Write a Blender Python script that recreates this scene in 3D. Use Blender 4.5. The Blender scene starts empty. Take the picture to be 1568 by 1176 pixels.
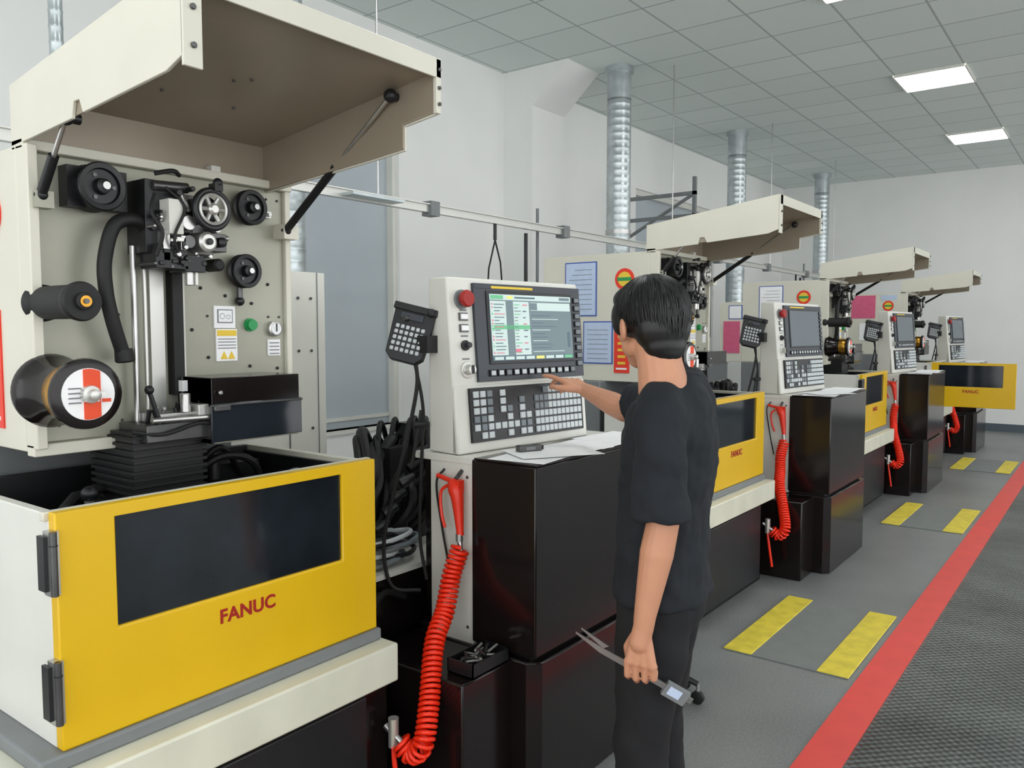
import bpy, math, random
from mathutils import Vector, Matrix, Quaternion
random.seed(7)
S=bpy.context.scene
try:
    S.view_settings.view_transform='Standard'
except Exception: pass
COL=bpy.context.collection
# ------------------------------------------------------------------ camera
f=1240.; H=1.58
cam=bpy.data.cameras.new('camera'); cam.sensor_width=36; cam.lens=36*f/1568; cam.clip_end=100
co=bpy.data.objects.new('camera',cam); COL.objects.link(co)
co.location=(0,0,H); co.rotation_euler=(math.pi/2-math.radians(3.83),0,math.radians(-53))
S.camera=co
# ------------------------------------------------------------------ materials
def srgb(c):
    return tuple(((x/255)/12.92 if x/255<=.04045 else ((x/255+.055)/1.055)**2.4) for x in c)
def mat(name,c,rough=.5,metal=0,var=.0,scale=8,bump=0,bscale=60,emit=0,spec=.5,alpha=1,trans=0,coat=0):
    m=bpy.data.materials.new(name); m.use_nodes=True; nt=m.node_tree; b=nt.nodes['Principled BSDF']
    col=srgb(c)+(1,)
    b.inputs['Base Color'].default_value=col; b.inputs['Roughness'].default_value=rough
    b.inputs['Metallic'].default_value=metal; b.inputs['Specular IOR Level'].default_value=spec
    b.inputs['Alpha'].default_value=alpha; b.inputs['Transmission Weight'].default_value=trans
    b.inputs['Coat Weight'].default_value=coat
    tc=nt.nodes.new('ShaderNodeTexCoord')
    n=nt.nodes.new('ShaderNodeTexNoise'); n.inputs['Scale'].default_value=scale; n.inputs['Detail'].default_value=5
    nt.links.new(tc.outputs['Object'],n.inputs['Vector'])
    if var>0:
        r=nt.nodes.new('ShaderNodeValToRGB')
        r.color_ramp.elements[0].position=.3; r.color_ramp.elements[1].position=.7
        r.color_ramp.elements[0].color=tuple(x*(1-var) for x in col[:3])+(1,)
        r.color_ramp.elements[1].color=tuple(min(1,x*(1+var*.6)) for x in col[:3])+(1,)
        nt.links.new(n.outputs['Fac'],r.inputs['Fac']); nt.links.new(r.outputs['Color'],b.inputs['Base Color'])
    if bump>0:
        n2=nt.nodes.new('ShaderNodeTexNoise'); n2.inputs['Scale'].default_value=bscale; n2.inputs['Detail'].default_value=3
        nt.links.new(tc.outputs['Object'],n2.inputs['Vector'])
        bp=nt.nodes.new('ShaderNodeBump'); bp.inputs['Strength'].default_value=bump; bp.inputs['Distance'].default_value=.01
        nt.links.new(n2.outputs['Fac'],bp.inputs['Height']); nt.links.new(bp.outputs['Normal'],b.inputs['Normal'])
    if emit>0:
        b.inputs['Emission Color'].default_value=col; b.inputs['Emission Strength'].default_value=emit
    return m
M={}
M['wallp']=mat('wall_paint',(238,239,237),.7,var=.03,scale=1.5,bump=.03)
M['cream']=mat('cream_enamel',(216,214,199),.35,var=.06,scale=3)
M['white']=mat('white_enamel',(221,221,213),.35,var=.05,scale=4)
M['ledge']=mat('ledge_enamel',(216,216,199),.4,var=.10,scale=5)
M['panel']=mat('panel_metal',(164,164,149),.38,metal=.2,var=.12,scale=3)
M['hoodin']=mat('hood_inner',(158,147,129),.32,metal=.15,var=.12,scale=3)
M['yellow']=mat('yellow_enamel',(226,182,0),.38,var=.06,scale=2,coat=.1)
M['black']=mat('black_plastic',(22,23,26),.4,var=.2,scale=20)
M['blackgl']=mat('black_gloss',(24,18,18),.16,var=.15,scale=3,spec=.4)
M['glass']=mat('smoked_glass',(32,38,44),.08,var=.4,scale=5,spec=.5)
M['rubber']=mat('black_rubber',(18,18,19),.6)
M['steel']=mat('steel',(190,190,188),.28,metal=.9,var=.1,scale=20)
M['dsteel']=mat('dark_steel',(95,95,95),.35,metal=.8,var=.2,scale=20)
M['alu']=mat('aluminium',(205,205,200),.35,metal=.7)
M['galv']=mat('galvanised_steel',(190,198,200),.32,metal=.75,var=.2,scale=9,bump=.12,bscale=12)
M['red']=mat('red_plastic',(232,50,24),.35)
M['redc']=mat('red_hose',(246,46,14),.3)
M['redd']=mat('red_print',(160,22,14),.5)
M['orange']=mat('orange_print',(232,74,30),.5)
M['gold']=mat('brass_wire',(190,140,55),.3,metal=.9,var=.2,scale=60)
M['green']=mat('green_button',(30,150,80),.4)
M['paper']=mat('paper',(248,249,250),.7,var=.02,scale=20)
M['blue']=mat('blue_border',(60,90,170),.6)
M['bluep']=mat('pale_blue_paper',(190,206,232),.6,var=.05,scale=30)
M['pink']=mat('pink_paper',(216,98,134),.6,var=.08,scale=30)
M['yel2']=mat('label_yellow',(235,200,60),.5)
M['grey']=mat('grey_plastic',(120,124,126),.5,var=.08,scale=12)
M['bezel']=mat('bezel_grey',(50,56,64),.4,var=.06,scale=10)
M['key']=mat('key_white',(198,204,206),.5)
M['keyg']=mat('key_grey',(120,128,134),.5)
M['lcdw']=mat('lcd_white',(186,204,200),.3,emit=.35)
M['lcdg']=mat('lcd_grey',(100,120,126),.3,emit=.2)
M['lcdb']=mat('lcd_lines',(70,98,112),.3,emit=.12)
M['lcdr']=mat('lcd_red',(205,110,130),.3,emit=.22)
M['lcdgr']=mat('lcd_green',(96,180,130),.3,emit=.25)
M['lcdy']=mat('lcd_yellow',(220,215,110),.3,emit=.3)
M['lcdd']=mat('lcd_dim',(92,102,110),.25,emit=.04)
M['blind']=mat('roller_blind',(184,193,199),.8,var=.05,scale=2)
M['lampm']=mat('lamp_panel',(253,253,253),.5,emit=14)
M['yfl']=mat('floor_yellow',(226,206,66),.6,var=.16,scale=14,bump=.3,bscale=40)
M['rfl']=mat('floor_red',(230,76,68),.5,var=.06,scale=8)
M['matg']=mat('mat_grey',(122,127,126),.55,var=.08,scale=10,bump=.2,bscale=90)
M['skin']=mat('skin',(198,142,112),.5,var=.06,scale=14)
M['lip']=mat('lips',(165,95,85),.5)
M['hair']=mat('hair',(11,11,13),.45,var=.3,scale=60)
M['shirt']=mat('black_tshirt',(18,24,31),.85,var=.12,scale=8,bump=.08,bscale=200)
M['pants']=mat('black_trousers',(16,18,22),.85,var=.15,scale=8)
M['eyew']=mat('eye_white',(235,235,230),.3)
M['base']=mat('skirting',(84,94,102),.5)

def floor_mat():
    m=bpy.data.materials.new('epoxy_floor'); m.use_nodes=True; nt=m.node_tree; b=nt.nodes['Principled BSDF']
    tc=nt.nodes.new('ShaderNodeTexCoord')
    n=nt.nodes.new('ShaderNodeTexNoise'); n.inputs['Scale'].default_value=1.5; n.inputs['Detail'].default_value=8
    n2=nt.nodes.new('ShaderNodeTexNoise'); n2.inputs['Scale'].default_value=90; n2.inputs['Detail'].default_value=2
    mx=nt.nodes.new('ShaderNodeMath'); mx.operation='ADD'
    r=nt.nodes.new('ShaderNodeValToRGB'); r.color_ramp.elements[0].position=.35; r.color_ramp.elements[1].position=.65
    ml=nt.nodes.new('ShaderNodeMath'); ml.operation='MULTIPLY'; ml.inputs[1].default_value=.5
    r.color_ramp.elements[0].color=srgb((112,115,115))+(1,); r.color_ramp.elements[1].color=srgb((138,141,140))+(1,)
    for k in (n,n2): nt.links.new(tc.outputs['Object'],k.inputs['Vector'])
    nt.links.new(n.outputs['Fac'],mx.inputs[0]); nt.links.new(n2.outputs['Fac'],mx.inputs[1]); nt.links.new(mx.outputs[0],ml.inputs[0])
    nt.links.new(ml.outputs[0],r.inputs['Fac']); nt.links.new(r.outputs['Color'],b.inputs['Base Color'])
    b.inputs['Roughness'].default_value=.42
    return m
M['floor']=floor_mat()
def tread_mat():
    m=bpy.data.materials.new('tread_mat'); m.use_nodes=True; nt=m.node_tree; b=nt.nodes['Principled BSDF']
    tc=nt.nodes.new('ShaderNodeTexCoord')
    mp2=nt.nodes.new('ShaderNodeMapping'); mp2.inputs['Rotation'].default_value=(0,0,math.radians(45))
    v=nt.nodes.new('ShaderNodeTexVoronoi'); v.inputs['Scale'].default_value=34; v.inputs['Randomness'].default_value=.12
    nt.links.new(tc.outputs['Object'],mp2.inputs['Vector']); nt.links.new(mp2.outputs[0],v.inputs['Vector'])
    bp=nt.nodes.new('ShaderNodeBump'); bp.inputs['Strength'].default_value=.9; bp.inputs['Distance'].default_value=.018; bp.invert=True
    nt.links.new(v.outputs['Distance'],bp.inputs['Height']); nt.links.new(bp.outputs['Normal'],b.inputs['Normal'])
    n=nt.nodes.new('ShaderNodeTexNoise'); n.inputs['Scale'].default_value=2.2; n.inputs['Detail'].default_value=7
    nt.links.new(tc.outputs['Object'],n.inputs['Vector'])
    r=nt.nodes.new('ShaderNodeValToRGB'); r.color_ramp.elements[0].position=.3; r.color_ramp.elements[1].position=.7
    r.color_ramp.elements[0].color=srgb((68,74,73))+(1,); r.color_ramp.elements[1].color=srgb((106,112,110))+(1,)
    nt.links.new(n.outputs['Fac'],r.inputs['Fac']); nt.links.new(r.outputs['Color'],b.inputs['Base Color'])
    b.inputs['Roughness'].default_value=.32
    return m
M['tread']=tread_mat()
def ceil_mat():
    m=bpy.data.materials.new('ceiling_tiles'); m.use_nodes=True; nt=m.node_tree; b=nt.nodes['Principled BSDF']
    tc=nt.nodes.new('ShaderNodeTexCoord')
    mp=nt.nodes.new('ShaderNodeMapping'); mp.inputs['Location'].default_value=(-.4,-.1,0)
    br=nt.nodes.new('ShaderNodeTexBrick'); br.offset=0; br.inputs['Scale'].default_value=1
    br.inputs['Brick Width'].default_value=.6; br.inputs['Row Height'].default_value=.6; br.inputs['Mortar Size'].default_value=.009
    br.inputs['Mortar Smooth'].default_value=.1
    br.inputs['Color1'].default_value=srgb((226,234,231))+(1,); br.inputs['Color2'].default_value=srgb((218,227,224))+(1,)
    br.inputs['Mortar'].default_value=srgb((176,184,183))+(1,)
    nt.links.new(tc.outputs['Object'],mp.inputs['Vector']); nt.links.new(mp.outputs[0],br.inputs['Vector'])
    nt.links.new(br.outputs['Color'],b.inputs['Base Color']); b.inputs['Roughness'].default_value=.75
    return m
M['ceil']=ceil_mat()
# ------------------------------------------------------------------ builder
def rotto(d):
    return Vector((0,0,1)).rotation_difference(Vector(d).normalized()).to_matrix()
class B:
    def __init__(s): s.v=[];s.f=[];s.m=[];s.mats=[];s.M=Matrix.Identity(4)
    def add(s,vs,fs,m):
        if m not in s.mats: s.mats.append(m)
        i=s.mats.index(m); o=len(s.v)
        s.v+= [tuple(s.M@Vector(x)) for x in vs]; s.f+=[tuple(o+k for k in q) for q in fs]; s.m+=[i]*len(fs)
        return s
    def box(s,x0,x1,y0,y1,z0,z1,m):
        vs=[(x,y,z) for x in(x0,x1) for y in(y0,y1) for z in(z0,z1)]
        return s.add(vs,[(0,1,3,2),(4,6,7,5),(0,4,5,1),(2,3,7,6),(0,2,6,4),(1,5,7,3)],m)
    def frame(s,x0,x1,z0,z1,a0,a1,c0,c1,y0,y1,m):   # rectangular plate (xz) with a rectangular hole
        vs=[]
        for y in(y0,y1):
            vs+=[(x0,y,z0),(x1,y,z0),(x1,y,z1),(x0,y,z1),(a0,y,c0),(a1,y,c0),(a1,y,c1),(a0,y,c1)]
        fs=[]
        for i in range(4):
            j=(i+1)%4
            fs+=[(i,j,4+j,4+i),(8+i,12+i,12+j,8+j),(i,8+i,8+j,j),(4+i,4+j,12+j,12+i)]
        return s.add(vs,fs,m)
    def lathe(s,c,d,prof,m,n=24,caps=True):
        R=rotto(d); c=Vector(c); vs=[];fs=[]
        for r,h in prof:
            for i in range(n):
                a=2*math.pi*i/n; vs.append(c+R@Vector((r*math.cos(a),r*math.sin(a),h)))
        for j in range(len(prof)-1):
            for i in range(n):
                k=(i+1)%n; fs.append((j*n+i,j*n+k,(j+1)*n+k,(j+1)*n+i))
        if caps:
            fs.append(tuple(range(n))[::-1]); fs.append(tuple((len(prof)-1)*n+i for i in range(n)))
        return s.add(vs,fs,m)
    def cyl(s,p,q,r,m,r2=None,n=16):
        p=Vector(p);q=Vector(q); L=(q-p).length
        return s.lathe(p,q-p,[(r,0),(r if r2 is None else r2,L)],m,n)
    def ring(s,c,d,R,r,m,n=28,k=8):
        Q=rotto(d); c=Vector(c); vs=[];fs=[]
        for i in range(n):
            a=2*math.pi*i/n
            for j in range(k):
                b=2*math.pi*j/k; rr=R+r*math.cos(b)
                vs.append(c+Q@Vector((rr*math.cos(a),rr*math.sin(a),r*math.sin(b))))
        for i in range(n):
            for j in range(k):
                a=(i+1)%n;b=(j+1)%k; fs.append((i*k+j,a*k+j,a*k+b,i*k+b))
        return s.add(vs,fs,m)
    def tube(s,pts,r,m,n=8):
        P=[Vector(p) for p in pts]; vs=[];fs=[]
        T=[(P[min(i+1,len(P)-1)]-P[max(i-1,0)]).normalized() for i in range(len(P))]
        u=T[0].orthogonal().normalized()
        for i,p in enumerate(P):
            if i: 
                q=T[i-1].rotation_difference(T[i]); u=q@u
            w=T[i].cross(u).normalized(); rr=r[min(i,len(r)-1)] if isinstance(r,(list,tuple)) else r
            for j in range(n):
                a=2*math.pi*j/n; vs.append(p+(u*math.cos(a)+w*math.sin(a))*rr)
        for i in range(len(P)-1):
            for j in range(n):
                k=(j+1)%n; fs.append((i*n+j,i*n+k,(i+1)*n+k,(i+1)*n+j))
        fs.append(tuple(range(n))[::-1]); fs.append(tuple((len(P)-1)*n+i for i in range(n)))
        return s.add(vs,fs,m)
    def ell(s,c,r,m,R=None,n=20,k=12):
        c=Vector(c); R=R or Matrix.Identity(3); vs=[c+R@Vector((0,0,r[2]))];fs=[]
        for j in range(1,k):
            t=math.pi*j/k
            for i in range(n):
                a=2*math.pi*i/n
                vs.append(c+R@Vector((r[0]*math.sin(t)*math.cos(a),r[1]*math.sin(t)*math.sin(a),r[2]*math.cos(t))))
        vs.append(c+R@Vector((0,0,-r[2])))
        for i in range(n): fs.append((0,1+i,1+(i+1)%n))
        for j in range(k-2):
            for i in range(n):
                a=1+j*n;b=a+n;q=(i+1)%n; fs.append((a+i,b+i,b+q,a+q))
        e=len(vs)-1; a=1+(k-2)*n
        for i in range(n): fs.append((e,a+(i+1)%n,a+i))
        return s.add(vs,fs,m)
    def cap(s,p,q,r1,r2,m):   # tapered capsule
        p=Vector(p);q=Vector(q); s.cyl(p,q,r1,m,r2,n=16)
        s.ell(p,(r1,)*3,m,n=16,k=10); s.ell(q,(r2,)*3,m,n=16,k=10); return s
    def chain(s,pts,rs,m):
        for i in range(len(pts)-1): s.cap(pts[i],pts[i+1],rs[i],rs[i+1],m)
        return s
    def prism(s,poly,ax,a,b,m):   # poly in the two other axes, extruded a..b along ax
        def mk(u,v,w):
            return {0:(w,u,v),1:(u,w,v),2:(u,v,w)}[ax]
        n=len(poly); vs=[mk(u,v,a) for u,v in poly]+[mk(u,v,b) for u,v in poly]
        fs=[tuple(range(n))[::-1],tuple(range(n,2*n))]+[(i,(i+1)%n,n+(i+1)%n,n+i) for i in range(n)]
        return s.add(vs,fs,m)
    def loft(s,rings,m,n=28,sq=2.0):
        vs=[];fs=[]
        for R in rings:
            cx,cy,cz,rx,ry=R[:5]
            for i in range(n):
                a=2*math.pi*i/n; c=math.cos(a);d=math.sin(a)
                c=math.copysign(abs(c)**(2/sq),c);d=math.copysign(abs(d)**(2/sq),d)
                vs.append((cx+rx*c,cy+ry*d,cz))
        for j in range(len(rings)-1):
            for i in range(n):
                k=(i+1)%n; fs.append((j*n+i,j*n+k,(j+1)*n+k,(j+1)*n+i))
        fs.append(tuple(range(n))[::-1]); fs.append(tuple((len(rings)-1)*n+i for i in range(n)))
        return s.add(vs,fs,m)
    def mesh(s,name,ang=35):
        me=bpy.data.meshes.new(name); me.from_pydata(s.v,[],s.f)
        for m in s.mats: me.materials.append(M[m])
        for p,i in zip(me.polygons,s.m): p.material_index=i
        import bmesh
        bm=bmesh.new(); bm.from_mesh(me); bmesh.ops.recalc_face_normals(bm,faces=bm.faces); bm.to_mesh(me); bm.free()
        for p in me.polygons: p.use_smooth=True
        me.set_sharp_from_angle(angle=math.radians(ang)); me.update()
        return me
def empty(name,loc=(0,0,0),rot=(0,0,0)):
    e=bpy.data.objects.new(name,None); e.empty_display_size=.1; COL.objects.link(e); e.location=loc; e.rotation_euler=rot; return e
def put(me,name,parent=None,loc=(0,0,0),rot=(0,0,0),bevel=0):
    o=bpy.data.objects.new(name,me); COL.objects.link(o)
    if parent: o.parent=parent
    o.location=loc; o.rotation_euler=rot
    if bevel:
        b=o.modifiers.new('bevel','BEVEL'); b.width=bevel; b.segments=2; b.limit_method='ANGLE'; b.angle_limit=math.radians(50)
        b.harden_normals=False
    return o
def cr(pts,n=8):
    P=[Vector(p) for p in pts]; P=[P[0]*2-P[1]]+P+[P[-1]*2-P[-2]]; out=[]
    for i in range(1,len(P)-2):
        for k in range(n):
            t=k/n; a,b,c,d=P[i-1:i+3]
            out.append(.5*((2*b)+(c-a)*t+(2*a-5*b+4*c-d)*t*t+(-a+3*b-3*c+d)*t**3))
    out.append(P[-2]); return out
def coil(pts,R,pitch,seg=12):
    P=cr(pts,12); L=[0]
    for i in range(1,len(P)): L.append(L[-1]+(P[i]-P[i-1]).length)
    tot=L[-1]; N=int(tot/pitch*seg); out=[]; T0=None;u=None;j=0
    for k in range(N+1):
        s=tot*k/N
        while j<len(L)-2 and L[j+1]<s: j+=1
        t=(s-L[j])/max(1e-9,L[j+1]-L[j]); p=P[j].lerp(P[j+1],t); T=(P[j+1]-P[j]).normalized()
        if u is None: u=T.orthogonal().normalized()
        else: u=T0.rotation_difference(T)@u
        T0=T; w=T.cross(u).normalized(); a=2*math.pi*k/seg
        out.append(p+(u*math.cos(a)+w*math.sin(a))*R)
    return out
PITCH=3.26
# ------------------------------------------------------------------ room
CZ=4.08; WY=4.95; FX=14.6
b=B(); b.box(-4,FX,.83,WY+.2,-.1,0,'floor'); b.box(-4,FX,-6,.83,-.1,0,'tread'); put(b.mesh('floor'),'floor')
b=B(); b.box(-4,FX+.2,-6,WY+.2,CZ,CZ+.1,'ceil'); put(b.mesh('ceiling'),'ceiling')
b=B(); b.box(-4,3.2,WY,WY+.2,0,CZ,'wallp'); b.box(4.98,9.15,WY,WY+.2,0,CZ,'wallp'); b.box(11.6,FX+.2,WY,WY+.2,0,CZ,'wallp')
for x0,x1 in((3.2,4.98),(9.15,11.6)): b.box(x0,x1,WY,WY+.2,0,.78,'wallp'); b.box(x0,x1,WY,WY+.2,3.35,CZ,'wallp')
b.box(6.43,6.98,4.6,WY,0,CZ,'wallp'); b.prism([(4.6,3.72),(4.6,CZ),(4.2,CZ)],0,6.43,6.98,'wallp')
put(b.mesh('wall_left'),'wall_left')
b=B(); b.box(FX,FX+.2,-6,WY,0,CZ,'wallp'); put(b.mesh('wall_back'),'wall_back')
b=B(); b.box(FX-.015,FX,-6,WY,0,.12,'base'); put(b.mesh('baseboard_back'),'baseboard_back')
b=B(); b.box(-4,6.43,WY-.012,WY,0,.12,'base'); b.box(6.98,FX-.02,WY-.012,WY,0,.12,'base'); put(b.mesh('baseboard_left'),'baseboard_left')
for i,(x0,x1) in enumerate(((3.2,4.98),(9.15,11.6))):
    b=B(); b.box(x0,x1,WY+.1,WY+.12,.78,3.35,'blind'); 
    b.box(x0,x0+.05,WY+.03,WY+.1,.78,3.35,'white'); b.box(x1-.05,x1,WY+.03,WY+.1,.78,3.35,'white'); b.box(x0,x1,WY+.03,WY+.1,3.28,3.35,'white')
    b.box(x0-.03,x1+.03,WY-.03,WY+.1,.75,.78,'white')
    b.box(x0+.03,x1-.03,WY+.085,WY+.105,.84,.87,'white')
    put(b.mesh('window'),'window_%d'%(i+1))
b=B(); b.box(-4,FX,.75,.9,-.002,.004,'rfl'); put(b.mesh('floor_marking_line'),'floor_marking_line')
for k in range(4):
    x=.5+PITCH*k
    b=B(); b.box(x,x+.98,.93,1.52,0,.008,'matg'); b.box(x,x+.98,.93,1.07,.004,.012,'yfl'); b.box(x,x+.98,1.38,1.52,.004,.012,'yfl')
    put(b.mesh('standing_mat'),'standing_mat',bevel=.002)
lb=B(); lb.box(-.31,.31,-.31,.31,-.02,-.004,'lampm')
for a in((-.32,-.305,-.32,.32),(.305,.32,-.32,.32)): lb.box(a[0],a[1],a[2],a[3],-.025,0,'white'); lb.box(a[2],a[3],a[0],a[1],-.025,0,'white')
lme=lb.mesh('ceiling_light')
for X in(-.2,2.8,5.9,8.8,11.8):
    for Y in(1.6,-2.0): put(lme,'ceiling_light',loc=(X+.3,Y,CZ))
# ducts
def duct(x,y,z0,r=.115):
    b=B(); prof=[]; z=z0
    while z<CZ-.3:
        prof+=[(r,z),(r+.0022,z+.008),(r,z+.016)]; z+=.07
    prof.append((r,CZ-.3))
    b.lathe((x,y,0),(0,0,1),prof,'galv',32); b.lathe((x,y,0),(0,0,1),[(r+.02,CZ-.06),(r+.02,CZ-.001)],'galv',32); b.lathe((x,y,0),(0,0,1),[(r,CZ-.32),(r,CZ-.05)],'galv',32)
    for z in(z0+.5,z0+1.3): b.lathe((x,y,0),(0,0,1),[(r+.008,z),(r+.008,z+.04)],'steel',32)
    put(b.mesh('exhaust_duct'),'exhaust_duct')
for x,y in((3.02,3.93),(6.95,3.95),(10.05,4.0),(13.6,3.98)): duct(x,y,1.2)
duct(1.78,3.95,1.2,.03)
# cable rail
b=B(); b.box(.2,13.5,3.48,3.52,2.31,2.36,'alu'); b.box(.2,13.5,3.465,3.535,2.355,2.362,'alu')
x=.8
while x<13.5:
    b.box(x-.04,x+.04,3.46,3.54,2.29,2.38,'grey'); x+=1.5
for x in(.9,3.35,7.2,9.9,12.6): b.cyl((x,3.5,2.36),(x,3.5,CZ),.006,'steel',n=8)
b.box(3.05,3.45,3.38,3.48,2.32,2.335,'galv')
for x in(4.45,7.7,10.9):
    b.cyl((x,3.5,2.31),(x,3.5,2.2),.012,'black'); b.tube([(x,3.5,2.2),(x-.07,3.5,2.0),(x-.09,3.5,1.8)],.006,'black'); b.tube([(x,3.5,2.2),(x+.06,3.5,2.05),(x+.09,3.5,1.8)],.006,'black')
    b.cyl((x+.65,3.6,2.5),(x+.65,3.6,1.5),.012,'grey'); b.cyl((x+.5,3.6,2.3),(x+.5,3.6,1.4),.014,'black')
put(b.mesh('cable_rail'),'cable_rail')
b=B()
for z in(3.1,2.85): b.box(8.6,8.64,3.9,WY,z,z+.04,'grey')
b.box(8.6,8.64,3.9,3.94,2.7,3.3,'grey'); b.tube([(8.62,4.9,2.6),(8.62,3.95,3.1)],.02,'grey')
put(b.mesh('wall_bracket'),'wall_bracket')
# ------------------------------------------------------------------ machine parts (world coords of machine 1)
parts=[]
def part(name,b,bevel=0,ang=35): parts.append((name,b.mesh(name,ang),bevel))
b=B()
b.box(.6,1.72,1.78,2.9,.0,.54,'blackgl'); b.box(.72,1.6,1.74,1.78,.05,.5,'black')
b.box(.62,.75,1.9,2.9,.3,.54,'white'); b.box(.8,1.62,2.42,2.84,.5,1.28,'grey'); part('machine_base',b,.006)
b=B(); b.box(.58,1.67,1.68,2.34,.54,.655,'ledge'); b.box(.7,1.66,1.74,2.3,.655,.69,'grey'); part('drip_ledge',b,.006)
b=B() # work tank: open box
b.box(.75,.775,1.78,2.36,.69,1.195,'white'); b.box(1.625,1.65,1.78,2.36,.69,1.195,'cream'); b.box(.775,1.625,1.78,1.80,.69,1.18,'black')
b.box(.775,1.625,2.34,2.36,.69,1.195,'black'); b.box(.775,1.625,1.8,2.34,.69,.72,'dsteel')
b.box(.775,.79,1.8,2.34,.72,1.18,'black'); b.box(1.61,1.625,1.8,2.34,.72,1.18,'black')
b.box(.74,1.66,1.78,1.8,1.18,1.2,'cream')
b.tube([(.80,1.9,1.14),(.95,2.1,1.16),(1.2,2.25,1.15)],.012,'dsteel')
part('work_tank',b,.003)
b=B() # fixtures inside tank
b.box(.85,1.05,2.0,2.25,.72,1.02,'dsteel'); b.box(.9,.98,1.95,2.05,1.0,1.08,'steel'); b.cyl((.94,2.0,1.05),(.94,2.0,1.17),.012,'steel'); b.ell((.94,2.0,1.18),(.02,.02,.02),'black')
b.tube([(.94,2,1.14),(.89,2.0,1.05),(.86,2.0,1.02)],.01,'black'); b.tube([(.94,2,1.14),(1.0,2.0,1.05),(1.02,2.0,1.0)],.01,'black')
b.tube(cr([(1.3,2.2,1.12),(1.4,2.15,1.2),(1.52,2.15,1.16),(1.58,2.2,1.0)]),.012,'rubber'); b.tube(cr([(1.3,2.25,1.05),(1.42,2.2,1.22),(1.55,2.25,1.1)]),.01,'rubber')
b.ell((1.56,2.0,1.14),(.03,.03,.02),'grey'); b.box(1.3,1.6,2.24,2.33,.9,1.16,'black'); b.cyl((1.42,2.22,1.12),(1.42,2.22,1.2),.02,'dsteel')
part('work_fixture',b,.002)
b=B(); z=.74
while z<1.3:
    b.box(1.05,1.26,2.0,2.22,z,z+.008,'rubber'); b.box(1.058,1.252,2.008,2.212,z+.008,z+.018,'black'); z+=.018
part('bellows',b)
# head cabinet
b=B()
b.box(.86,1.64,2.14,2.86,1.28,2.02,'cream'); b.box(.86,.885,2.08,2.14,1.29,2.02,'cream'); b.box(.862,1.6,2.86,3.08,1.28,1.84,'cream')
b.box(.885,1.62,2.125,2.14,1.30,2.01,'panel'); b.box(.86,1.64,2.1,2.14,1.27,1.3,'cream')
b.box(.86,1.64,2.1,2.16,2.01,2.035,'cream'); b.box(1.62,1.64,2.11,2.14,1.3,2.02,'cream')
for x in(.93,1.09,1.35,1.56,1.6):
    for z in(1.34,1.62,1.98): b.cyl((x,2.126,z),(x,2.12,z),.004,'dsteel',n=8)
for x,z in((1.33,1.7),(1.41,1.68),(1.5,1.66),(1.56,1.72),(1.35,1.5),(1.49,1.47),(1.59,1.46),(1.3,1.58)): b.cyl((x,2.126,z),(x,2.119,z),.005,'black',n=10)
part('head_cabinet',b,.004)
b=B() # side cabinet
b.box(1.66,2.1,2.5,3.1,0.0,1.80,'white'); b.box(1.92,1.925,2.495,2.5,1.1,1.78,'grey'); b.box(2.06,2.063,2.496,2.5,.9,1.8,'grey')
for z in(1.2,1.5,1.7): 
    for x in(1.97,2.03): b.cyl((x,2.5,z),(x,2.494,z),.006,'dsteel',n=8)
part('electrical_cabinet',b,.005)
b=B() # signs on the side face
b.lathe((.86,2.295,1.87),(-1,0,0),[(.062,0),(.062,.004)],'red',28); b.lathe((.86,2.295,1.87),(-1,0,0),[(.042,.0),(.042,.006)],'yel2',28); b.box(.852,.86,2.25,2.34,1.86,1.88,'green')
b.box(.856,.86,2.26,2.36,1.33,1.63,'red'); b.box(.854,.857,2.275,2.345,1.35,1.36,'paper'); 
for i in range(6): b.box(.854,.857,2.285,2.335,1.38+.038*i,1.395+.038*i,'yel2')
b.box(1.37,1.44,2.12,2.125,1.585,1.65,'paper'); b.box(1.38,1.43,2.118,2.12,1.6,1.64,'grey'); b.box(1.383,1.427,2.117,2.12,1.603,1.637,'paper')
b.ring((1.395,2.117,1.62),(0,-1,0),.008,.0008,'keyg',12,4); b.ring((1.415,2.117,1.618),(0,-1,0),.006,.0008,'keyg',12,4)
b.box(1.375,1.445,2.12,2.125,1.488,1.582,'paper'); b.box(1.378,1.442,2.118,2.12,1.562,1.579,'yel2')
for i in range(4): b.box(1.38,1.44,2.118,2.12,1.525+.009*i,1.527+.009*i,'dsteel')
b.prism([(1.388,1.494),(1.41,1.494),(1.399,1.516)],1,2.117,2.12,'yel2'); b.prism([(1.413,1.494),(1.435,1.494),(1.424,1.516)],1,2.117,2.12,'yel2')
b.box(1.555,1.6,2.12,2.125,1.50,1.55,'paper')
for i in range(4): b.box(1.56,1.595,2.118,2.12,1.505+.011*i,1.508+.011*i,'grey')
part('warning_labels',b)
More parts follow.
